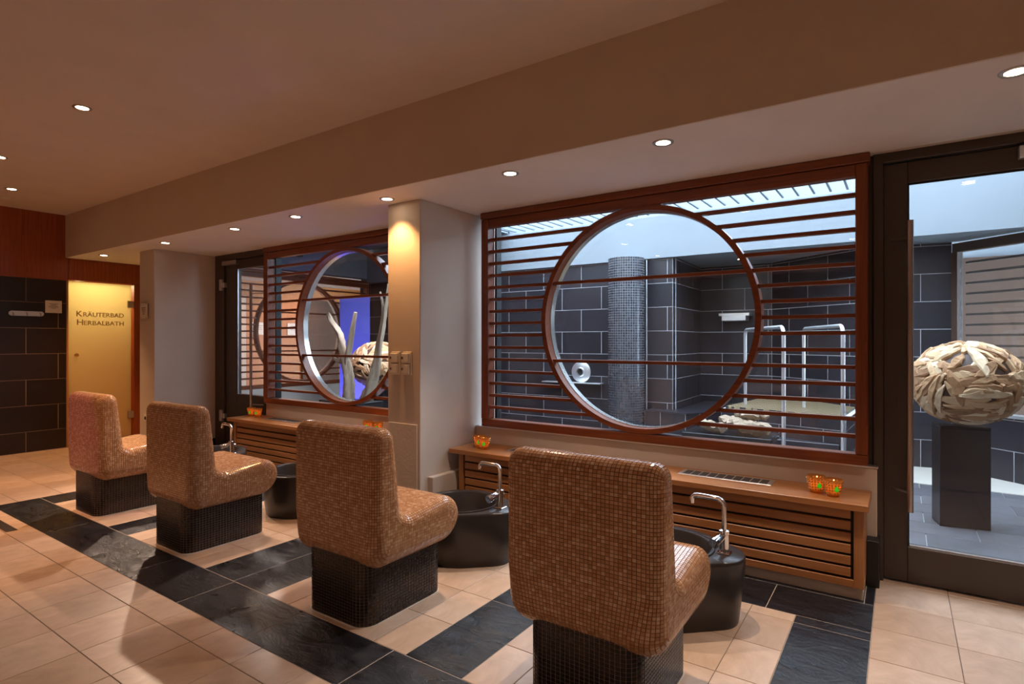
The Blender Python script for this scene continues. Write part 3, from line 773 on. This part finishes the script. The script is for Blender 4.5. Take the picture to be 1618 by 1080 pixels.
# tiled walls: polyline
P = [(-7.45, 6.62), (-2.22, 6.62), (-2.26, 7.9), (-1.36, 7.9), (-.39, 7.15), (.43, 7.3)]
def tiled_wall(name, a, b, z1=ZF+.02, z0=0, ph=0, th=.12, rowh=.285, twid=.57):
    a = Vector(a); b = Vector(b); d = (b-a).normalized(); L = (b-a).length; n_ = Vector((d.y, -d.x))   # n_ faces the viewer (-y side)
    a_ = a+d*(.012 if d.y > .9 else 0)
    ww = MB().prism([tuple(a_), tuple(b), tuple(b-n_*th), tuple(a_-n_*th)], z0-.01, z1).obj(name, M['grout_light']); recalc(ww); struct(ww)
    z = z0; r_ = 0
    while z < z1-.01:
        zz = min(z+rowh, z1); x = -2*twid+(twid/2 if r_ % 2 else 0)+ph
        while x < L:
            x0, x1 = max(x, 0), min(x+twid, L)
            if x1-x0 > .02: tile_obj('wall_tile', M['dark_tile'], ww, x0, x1, z, zz, lambda p, q, h: (a.x+d.x*p+n_.x*h, a.y+d.y*p+n_.y*h, q), .0032, .003, .0008)
            x += twid
        z = zz; r_ += 1
    return ww
for k in range(len(P)-1): tiled_wall('wall_courtyard', P[k], P[k+1], ph=(-.25, 0, 0, 0, 0)[k])
# fascia and soffit
struct(MB().box(-7.6, 1.6, YF, YF+.10, ZF, 2.79).obj('trim_3', M['fascia']))
struct(MB().box(-7.6, 3.0, YF+.10, 9.0, ZF+.02, ZF+.1).obj('ceiling_courtyard', M['fascia']))
struct(MB().box(-7.6, 3.0, YF+.12, YF+.2, ZF+.1, 3.0).obj('wall_roof', M['fascia']))
# right-hand glazed diagonal wall
A_, B_ = Vector((.43, 7.3)), Vector((1.50, 6.38)); dd = (B_-A_).normalized(); nn = Vector((dd.y, -dd.x)); Ld = (B_-A_).length
w4 = bpy.data.objects.new('window_4', None); COL.objects.link(w4); w4.location = (A_.x, A_.y, 0); w4.rotation_euler = (0, 0, math.atan2(dd.y, dd.x)); struct(w4)
MB().box(0, Ld, .0, .08, 2.20, ZF, .002).obj('header', M['frame'], w4)
MB().box(0, .06, -.01, .07, .62, 2.2, .002).obj('stile', M['vent'], w4)
MB().box(.06, Ld, .03, .05, .62, 2.2).obj('pane', M['glass'], w4)
MB().box(0, Ld, -.03, .08, .59, .62, .002).obj('sill', M['alu'], w4)
for k in range(14): MB().box(.06, Ld, .10, .14, .72+k*.105, .742+k*.105, .002).obj('slat', M['frame'], w4)
tiled_wall('wall_under_window', A_, B_, .59)
bk = MB().prism([(.36, 7.36), (1.5, 6.5), (2.6, 7.6), (1.4, 8.9), (.36, 8.9)], 0, .02); bk.box(.3, 2.8, 8.8, 8.9, 0, 2.4)
struct(bk.obj('wall_room_beyond', M['dark_room']))
# courtyard right and left ends
struct(MB().box(1.5, 1.6, 3.92, 6.6, 0, 3.2).obj('wall_courtyard_right', M['dark_tile']))
# roof louvres over the right part, solid roof left
struct(MB().box(-7.6, -4.6, 3.9, YF+.2, 2.86, 2.94).obj('ceiling_roof', M['fascia']))
lv = empty('louvre_roof', (0, 5.2, 3.0)); tag(lv, 'row of grey skylight louvres over the courtyard beyond the glass', 'louvres')
lm = MB().box(-.011, .011, -1.30, 1.36, -.010, .010, .002).mesh('louvre', M['louvre'])
x = -4.55
while x < 1.5: put('louvre', lm, lv, (x, 0, -.185)); x += .147
# mosaic column
cc = empty('mosaic_column', (-2.72, 6.42, 0)); tag(cc, 'round column clad in small dark mosaic behind the round window', 'column')
cr = .213; MB().lathe([(cr, 0), (cr, ZF)], seg=48).obj('column_core', M['grout_col'], cc, True)
ct = MB(); nk = 46; nz = int(ZF/.029)
for k in range(nk):
    a0, a1 = 2*math.pi*k/nk, 2*math.pi*(k+1)/nk; am = (a0+a1)/2; n_ = Vector((math.cos(am), math.sin(am), 0))
    for j in range(nz):
        z0, z1 = ZF*j/nz, ZF*(j+1)/nz
        add_tile(ct, [Vector((cr*math.cos(a0), cr*math.sin(a0), z0)), Vector((cr*math.cos(a1), cr*math.sin(a1), z0)), Vector((cr*math.cos(a1), cr*math.sin(a1), z1)), Vector((cr*math.cos(a0), cr*math.sin(a0), z1))], n_, .003, .10)
cto = ct.obj('mosaic_tiles', M['mosaic_col'], cc); cto['kind'] = 'stuff'
# niche bench
LP = [(-2.48, 6.40), (-1.98, 6.33), (-1.70, 6.75), (-1.66, 7.4), (-1.70, 7.88), (-2.20, 7.88), (-2.19, 6.60), (-2.48, 6.60)]
nbm = MB().prism(LP, 0, .49)
nbo = recalc(nbm.obj('tiled_ledge', M['grout_light']))
def edge_tiles(parent, a, b, z0, z1, rowh=.25, tw=.40):
    a = Vector(a); b = Vector(b); d = (b-a).normalized(); n_ = Vector((d.y, -d.x)); L = (b-a).length; z = z0; r_ = 0
    while z < z1-.02:
        zz = min(z+rowh, z1); x = -tw/2 if r_ % 2 else 0
        while x < L:
            if min(x+tw, L)-max(x, 0) > .02: tile_obj('tile', M['dark_tile'], parent, max(x, 0), min(x+tw, L), z, zz, lambda p, q, h: (a.x+d.x*p+n_.x*h, a.y+d.y*p+n_.y*h, q), .003, .003, .0008)
            x += tw
        z = zz; r_ += 1
for k in range(4): edge_tiles(nbo, LP[k], LP[k+1], 0, .49)
recalc(MB().prism([(x*.998, y*.998+.004) for x, y in LP], .490, .496).obj('top_slab', M['dark_tile'], nbo))
tag(nbo, 'low dark tiled ledge in the courtyard niche right of the column', 'ledge')
# shower disc + shelf
sh = empty('wall_blower', (-3.42, 6.61, .905)); tag(sh, 'round chrome disc with dark nozzle on the courtyard wall left of the column', 'fitting')
o = smooth_by(MB().lathe([(.134, 0), (.136, .012), (.120, .02), (.062, .03), (.056, .055), (.046, .055), (.044, .02)], seg=36, cap=(True, False)).obj('disc', M['alu'], sh)); o.rotation_euler = (R(90), 0, 0)
o = MB().lathe([(.043, .0), (.043, .021)], seg=24).obj('nozzle', M['gasket'], sh); o.rotation_euler = (R(90), 0, 0)
gs = MB().box(-3.95, -3.10, 6.49, 6.611, .760, .772, .001).obj('glass_shelf', M['alu']); tag(gs, 'thin wall shelf below the round chrome disc', 'shelf')
sp = empty('water_spout', (-1.78, 7.89, 1.63)); tag(sp, 'flat stainless water spout high on the niche wall', 'spout')
MB().box(-.19, .19, -.20, -.0, .0, .035, .004).obj('hood', M['alu'], sp); MB().box(-.15, .15, -.21, -.02, -.065, 0, .004).obj('lip', M['alu'], sp)
pp = smooth_by(MB().tube([(-2.53, 6.585, .0), (-2.53, 6.585, ZF-.01)], .010, 10).obj('wall_pipe', M['alu'])); tag(pp, 'thin vertical pipe on the tiled wall right of the column', 'pipe')
# plunge tub with rails
tub = empty('plunge_tub', (-.95, 6.4, 0)); tag(tub, 'raised dark tiled plunge tub with woven edge grating behind the lattice', 'tub')
TP = [(-.62, -.55), (.62, -.75), (.62, .45), (-.62, 1.0)]
recalc(MB().prism([(-.60, -.25), (.55, -.55), (.60, .45), (.10, .95), (-.45, 1.0)], 0, .60).obj('tub_wall', M['grout_light'], tub))
TW = [(-.60, -.25), (.55, -.55), (.60, .45)]
for k in range(2): edge_tiles(tub, TW[k], TW[k+1], 0, .60)
edge_tiles(tub, (-.45, 1.0), (-.60, -.25), 0, .60)
recalc(MB().prism([(-.56, -.22), (.50, -.50), (.56, .42), (.08, .90), (-.42, .95)], .60, .625).obj('edge_grating', M['grate'], tub))
MB().box(-.10, .50, -.58, -.40, 0, .38, .004).obj('step', M['dark_tile'], tub)
def rail(xa, ya, xb, yb, z, zb1, zb2, label):
    r_ = .07; d = Vector((xb-xa, yb-ya, 0)); L = d.length; d.normalize(); a = Vector((xa, ya, 0))
    pts = [a+Vector((0, 0, zb1)), a+Vector((0, 0, z-r_))]+[a+d*(r_-r_*math.cos(R(t)))+Vector((0, 0, z-r_+r_*math.sin(R(t)))) for t in (20, 40, 60, 80)]
    pts += [a+d*(L-r_+r_*math.sin(R(t)))+Vector((0, 0, z-r_+r_*math.cos(R(t)))) for t in (10, 30, 50, 70)]+[a+d*L+Vector((0, 0, z-r_)), a+d*L+Vector((0, 0, zb2))]
    o = smooth_by(MB().tube(pts, .0165, 14).obj('grab_rail', M['alu']), 60); return tag(o, label, 'rail', 'grab rails of the plunge tub')
rail(-1.375, 6.45, -.825, 5.32, 1.425, .62, .0, 'left of the two bent steel grab rails at the plunge tub')
rail(-.82, 6.50, -.39, 5.38, 1.43, .62, .0, 'right of the two bent steel grab rails at the plunge tub')
# low table with driftwood logs
lt = empty('low_table', (-1.30, 5.40, 0)); tag(lt, 'low dark table with a pale front edge carrying the driftwood logs', 'table')
MB().box(-.36, .40, -.20, .22, .43, .47, .004).obj('top', M['plinth'], lt)
MB().box(-.30, .34, -.215, -.20, .425, .435, .001).obj('edge_strip', M['alu'], lt)
for sx in (-.30, .32):
    for sy in (-.15, .16): MB().box(sx-.025, sx+.025, sy-.025, sy+.025, 0, .43, .003).obj('leg', M['plinth'], lt)
for (x, y, z, L, r_, a, lb) in [(-1.42, 5.30, .533, .30, .045, -.5, 'pale splintered log piece lying leftmost on the low table'), (-1.24, 5.48, .550, .28, .060, .4, 'thick knotty log lying in the middle of the low table'),
                            (-1.08, 5.31, .547, .30, .056, .05, 'long rough log lying rightmost on the low table'), (-1.10, 5.39, .640, .26, .038, .25, 'thin log piece lying on top of the others')]:
    n = 9; pts = [(L*(k/(n-1)-.5), .02*math.sin(k*1.3), .010*math.sin(k*2.1)) for k in range(n)]
    o = MB().tube(pts, [r_*(.55+.45*math.sin(math.pi*(k+.8)/(n+.6))) for k in range(n)], 11, True, .30).obj('driftwood_log', M['branch'], None, False, (x, y, z)); o.rotation_euler = (0, .04, a); tag(o, lb, 'log', 'logs on the low table')
# shards balls
def shard(seed, RB=.33):
    rg = random.Random(seed); L = rg.uniform(.075, .155); W_ = rg.uniform(.020, .038); th = rg.uniform(.012, .022); n = 7; bend = rg.uniform(-.02, .02)
    up = []; dn = []
    for k in range(n):
        x = L*(2*k/(n-1)-1); e_ = (1-abs(2*k/(n-1)-1)**2.2); w1_ = W_*(.18+.82*e_)*rg.uniform(.75, 1.2); w2_ = W_*(.18+.82*e_)*rg.uniform(.75, 1.2); yb = bend*math.sin(math.pi*k/(n-1))
        up.append((x, yb+w1_)); dn.append((x, yb-w2_))
    loop = up+dn[::-1]; m = len(loop); vs = []
    def zz(x, y): return -(x*x+y*y)/(2*RB)
    for (x, y) in loop: vs.append((x, y, zz(x, y)-.02))
    for (x, y) in loop: vs.append((x, y, zz(x, y)+th*.55))
    for (x, y) in loop: vs.append((x*.93, y*.72, zz(x, y)+th+rg.uniform(-.004, .004)))
    fs = [(i, (i+1) % m, m+(i+1) % m, m+i) for i in range(m)]+[(m+i, m+(i+1) % m, 2*m+(i+1) % m, 2*m+i) for i in range(m)]
    for k in range(n-1): fs.append((2*m+k, 2*m+k+1, 2*m+m-2-k, 2*m+m-1-k))
    mb = MB().add(vs, fs); me = mb.mesh('wood_piece', M['drift'])
    import bmesh
    bm = bmesh.new(); bm.from_mesh(me); bmesh.ops.recalc_face_normals(bm, faces=bm.faces)
    bm.to_mesh(me); bm.free(); return me
shards = [shard(k) for k in range(16)]
def ball(loc, label, seed, count=215):
    rg = random.Random(seed); e = empty('driftwood_ball', loc); tag(e, label, 'sculpture', 'driftwood balls on plinths')
    A3 = (.328, .328, .282)
    core_ = MB(); nu, nv = 20, 12
    core_.lathe([(A3[0]*.985*math.sin(math.pi*(k+.05)/(nv+.1)), -A3[2]*.985*math.cos(math.pi*(k+.05)/(nv+.1))) for k in range(nv+1)], seg=nu).obj('core', M['vent'], e, True)
    for i in range(count):
        z = 1-2*(i+.5)/count; ph = i*2.39996+rg.uniform(-.25, .25); r_ = math.sqrt(1-z*z)
        d = Vector((r_*math.cos(ph), r_*math.sin(ph), z)); p = Vector((d.x*A3[0], d.y*A3[1], d.z*A3[2])); n_ = Vector((d.x/A3[0], d.y/A3[1], d.z/A3[2])).normalized()
        q = n_.to_track_quat('Z', 'Y').to_matrix().to_4x4()
        # patches of shared direction, like bundles laid across each other
        base = math.sin(d.x*3.1+seed)+math.cos(d.y*2.7+d.z*2.3)
        ang = round(base*1.2)*1.05+rg.uniform(-.35, .35)
        s = rg.uniform(.75, 1.2); o = put('wood_piece', shards[i % 16], e)
        o.matrix_local = Matrix.Translation(p-n_*rg.uniform(.0, .012)) @ q @ Matrix.Rotation(ang, 4, 'Z') @ Matrix.Rotation(rg.uniform(-.07, .07), 4, 'X') @ Matrix.Diagonal((s, s, 1, 1))
    return e
def plinth(x, y, rz, label):
    e = empty('plinth', (x, y, 0), rz); tag(e, label, 'plinth', 'plinths under the driftwood balls')
    MB().box(-.146, .146, -.09, .09, 0, .690, .003).obj('body', M['plinth'], e); MB().box(-.146, .146, -.09, .09, .691, .705, .003).obj('top_plate', M['plinth'], e)
pX, pY = .351, 5.135
plinth(pX, pY, R(12.7), 'black glossy plinth behind the right glass door')
ball((.383, 5.15, 1.008), 'driftwood ball on the black plinth behind the right glass door', 1)
plinth(-5.44, 4.98, R(10), 'dark plinth washed in blue light behind the far round window')
ball((-5.44, 4.98, 1.008), 'driftwood ball in blue-white light behind the far round window', 2, 220)
# planter with driftwood branches
pl = MB(); pl.box(-5.45, -4.75, 4.10, 4.42, 0, .64, .004)
plo = pl.obj('planter_box', M['plinth']); tag(plo, 'dark box carrying two upright bleached branches behind the far window', 'planter')
def branch(parent, pts, r0, r1, nm='limb'):
    P3 = [Vector(p) for p in pts]; out = []
    for i in range(len(P3)-1):
        a, b, c_, d_ = P3[max(i-1, 0)], P3[i], P3[i+1], P3[min(i+2, len(P3)-1)]
        for k in range(5):
            t = k/5; out.append(.5*((2*b)+(c_-a)*t+(2*a-5*b+4*c_-d_)*t*t+(3*b-a-3*c_+d_)*t**3))
    out.append(P3[-1]); n = len(out)
    o = MB().tube(out, [r0+(r1-r0)*(k/(n-1))**.8 for k in range(n)], 16, True, .26).obj(nm, M['branch'], parent); return smooth_by(o, 60)
b1 = empty('driftwood_branch', (-5.14, 4.25, .642)); tag(b1, 'forked bleached branch standing left behind the far round window', 'branch')
branch(b1, [(0, 0, 0), (.015, 0, .22), (-.02, .0, .42), (-.09, 0, .60), (-.16, .02, .74), (-.27, 0, .88), (-.34, 0, .98)], .068, .020)
branch(b1, [(-.02, 0, .40), (.03, 0, .60), (.09, 0, .80), (.14, .0, .98)], .042, .018); branch(b1, [(-.04, 0, .42), (-.15, -.02, .44), (-.24, -.02, .50)], .036, .010)
b2 = empty('driftwood_branch', (-4.93, 4.33, .642)); tag(b2, 'tall leaning bleached branch in violet light behind the far round window', 'branch')
branch(b2, [(0, 0, 0), (.10, 0, .22), (.18, 0, .42), (.22, 0, .62), (.30, 0, .95), (.36, 0, 1.28)], .072, .014); branch(b2, [(.27, 0, .85), (.27, 0, 1.05), (.23, 0, 1.20)], .024, .008)
# light column behind the ball
lc = MB().box(-.21, .21, -.06, .06, 0, 1.95, .004).obj('light_panel', M['bluelit_panel'], None, False, (-6.55, 5.55, 0)); lc.rotation_euler = (0, 0, R(50)); tag(lc, 'tall panel washed in blue light behind the far driftwood ball', 'panel')
fx = empty('flood_lamp', (-6.15, 5.15, 0.03)); tag(fx, 'small blue floor floodlight at the foot of the blue-lit panel', 'lamp')
MB().lathe([(.05, -.03), (.06, .05), (.045, .06)], seg=18).obj('housing', M['frame'], fx)
light('blue_beam', 'SPOT', (0, 0, .09), 60, (.14, .10, 1), fx, .05, (-.42, .42, .85), 80, .8)
light('blue_beam', 'SPOT', (.1, -.1, .09), 34, (.15, .12, 1), fx, .05, (.85, -.35, .75), 75, .8)
court_fill = empty('ceiling_spot', (-7.0, 4.95, 2.49)); tag(court_fill, 'white fill spotlight added under the left courtyard roof', 'lamp')  # lamp added only to bring warm light into the courtyard
MB().lathe([(.04, 0), (.05, .12), (.02, .35)], seg=18).obj('housing', M['frame'], court_fill)
light('white_beam', 'SPOT', (0.02, -.02, -.02), 150, (1, .86, .78), court_fill, .025, (2.0, -.7, -1.7), 60, .4)
fx3 = empty('ceiling_spot', (-4.72, 4.02, 2.76)); tag(fx3, 'white spotlight on the roof edge aimed at the far driftwood ball', 'lamp')
MB().lathe([(.04, 0), (.05, .09), (.02, .10)], seg=18).obj('housing', M['frame'], fx3)
light('white_beam', 'SPOT', (0, 0, -.02), 380, (.86, .86, 1), fx3, .03, (-.62, .96, -1.76), 46, .5)
pk = empty('colour_spot', (-5.6, -.35, ZC)); tag(pk, 'pink ceiling spotlight behind the camera aimed at the farthest chair back', 'ceiling light')
put('ring', ringm, pk); light('pink_beam', 'SPOT', (0, 0, -.03), 90, (1, .28, .62), pk, .02, (.45, 2.06, -2.25), 15, .6)
# left end: lattice window towards a warm room
w3 = lattice_window('window_3', Vector((-7.5, 4.02, 0)), rz=R(90))
struct(MB().box(-7.62, -7.45, 3.92, 6.62, 0, .63).obj('wall_courtyard_left', M['plaster']))
struct(MB().box(-7.62, -7.45, 3.92, 6.62, 2.35, 3.2).obj('wall_courtyard_left_upper', M['fascia']))
struct(MB().box(-9.6, -9.505, 3.9, 8.6, 0, 2.6).obj('wall_warm_room', M['orange'])); struct(MB().box(-9.6, -7.6, 8.5, 8.6, 0, 2.6).obj('wall_warm_room_end', M['orange'])); struct(MB().box(-9.6, -7.62, 3.92, 8.6, 2.38, 2.46).obj('ceiling_warm_room', M['plaster']))
struct(MB().box(-9.5, -7.62, 3.95, 4.05, 0, 2.4).obj('wall_warm_room_side', M['plaster']))
pn_ = MB().box(-9.5, -9.44, 4.1, 5.6, 0, 2.1, .003).obj('white_screen', M['plaster']); tag(pn_, 'pale screen behind the slats beyond the left glass door', 'screen')
dk = MB().box(-9.5, -9.45, 6.75, 7.6, 0, 2.1, .003).obj('dark_doorway', M['dark_room']); tag(dk, 'dark grey doorway in the warm room beyond', 'door')
for y in (5.75, 6.45): notice('notice', -9.45 if False else -9.499, y, y+.26, 1.42, 1.64, 'white notice on the orange wall, %s of two' % ('left' if y < 6 else 'right'), 3)
for y in (5.0, 6.6): downlight(-8.6, y, 2.38, 55, 'recessed spotlight in the warm room beyond, %s one' % ('near' if y < 6 else 'far'), 'warm room downlights', (1, .46, .14), (-.5, 0), 120)
# niche spotlight
downlight(-1.62, 7.35, ZF+.02, 30, 'small lit spotlight under the courtyard niche soffit', 'courtyard downlights', (1, .9, .75), (0, 0), 100)
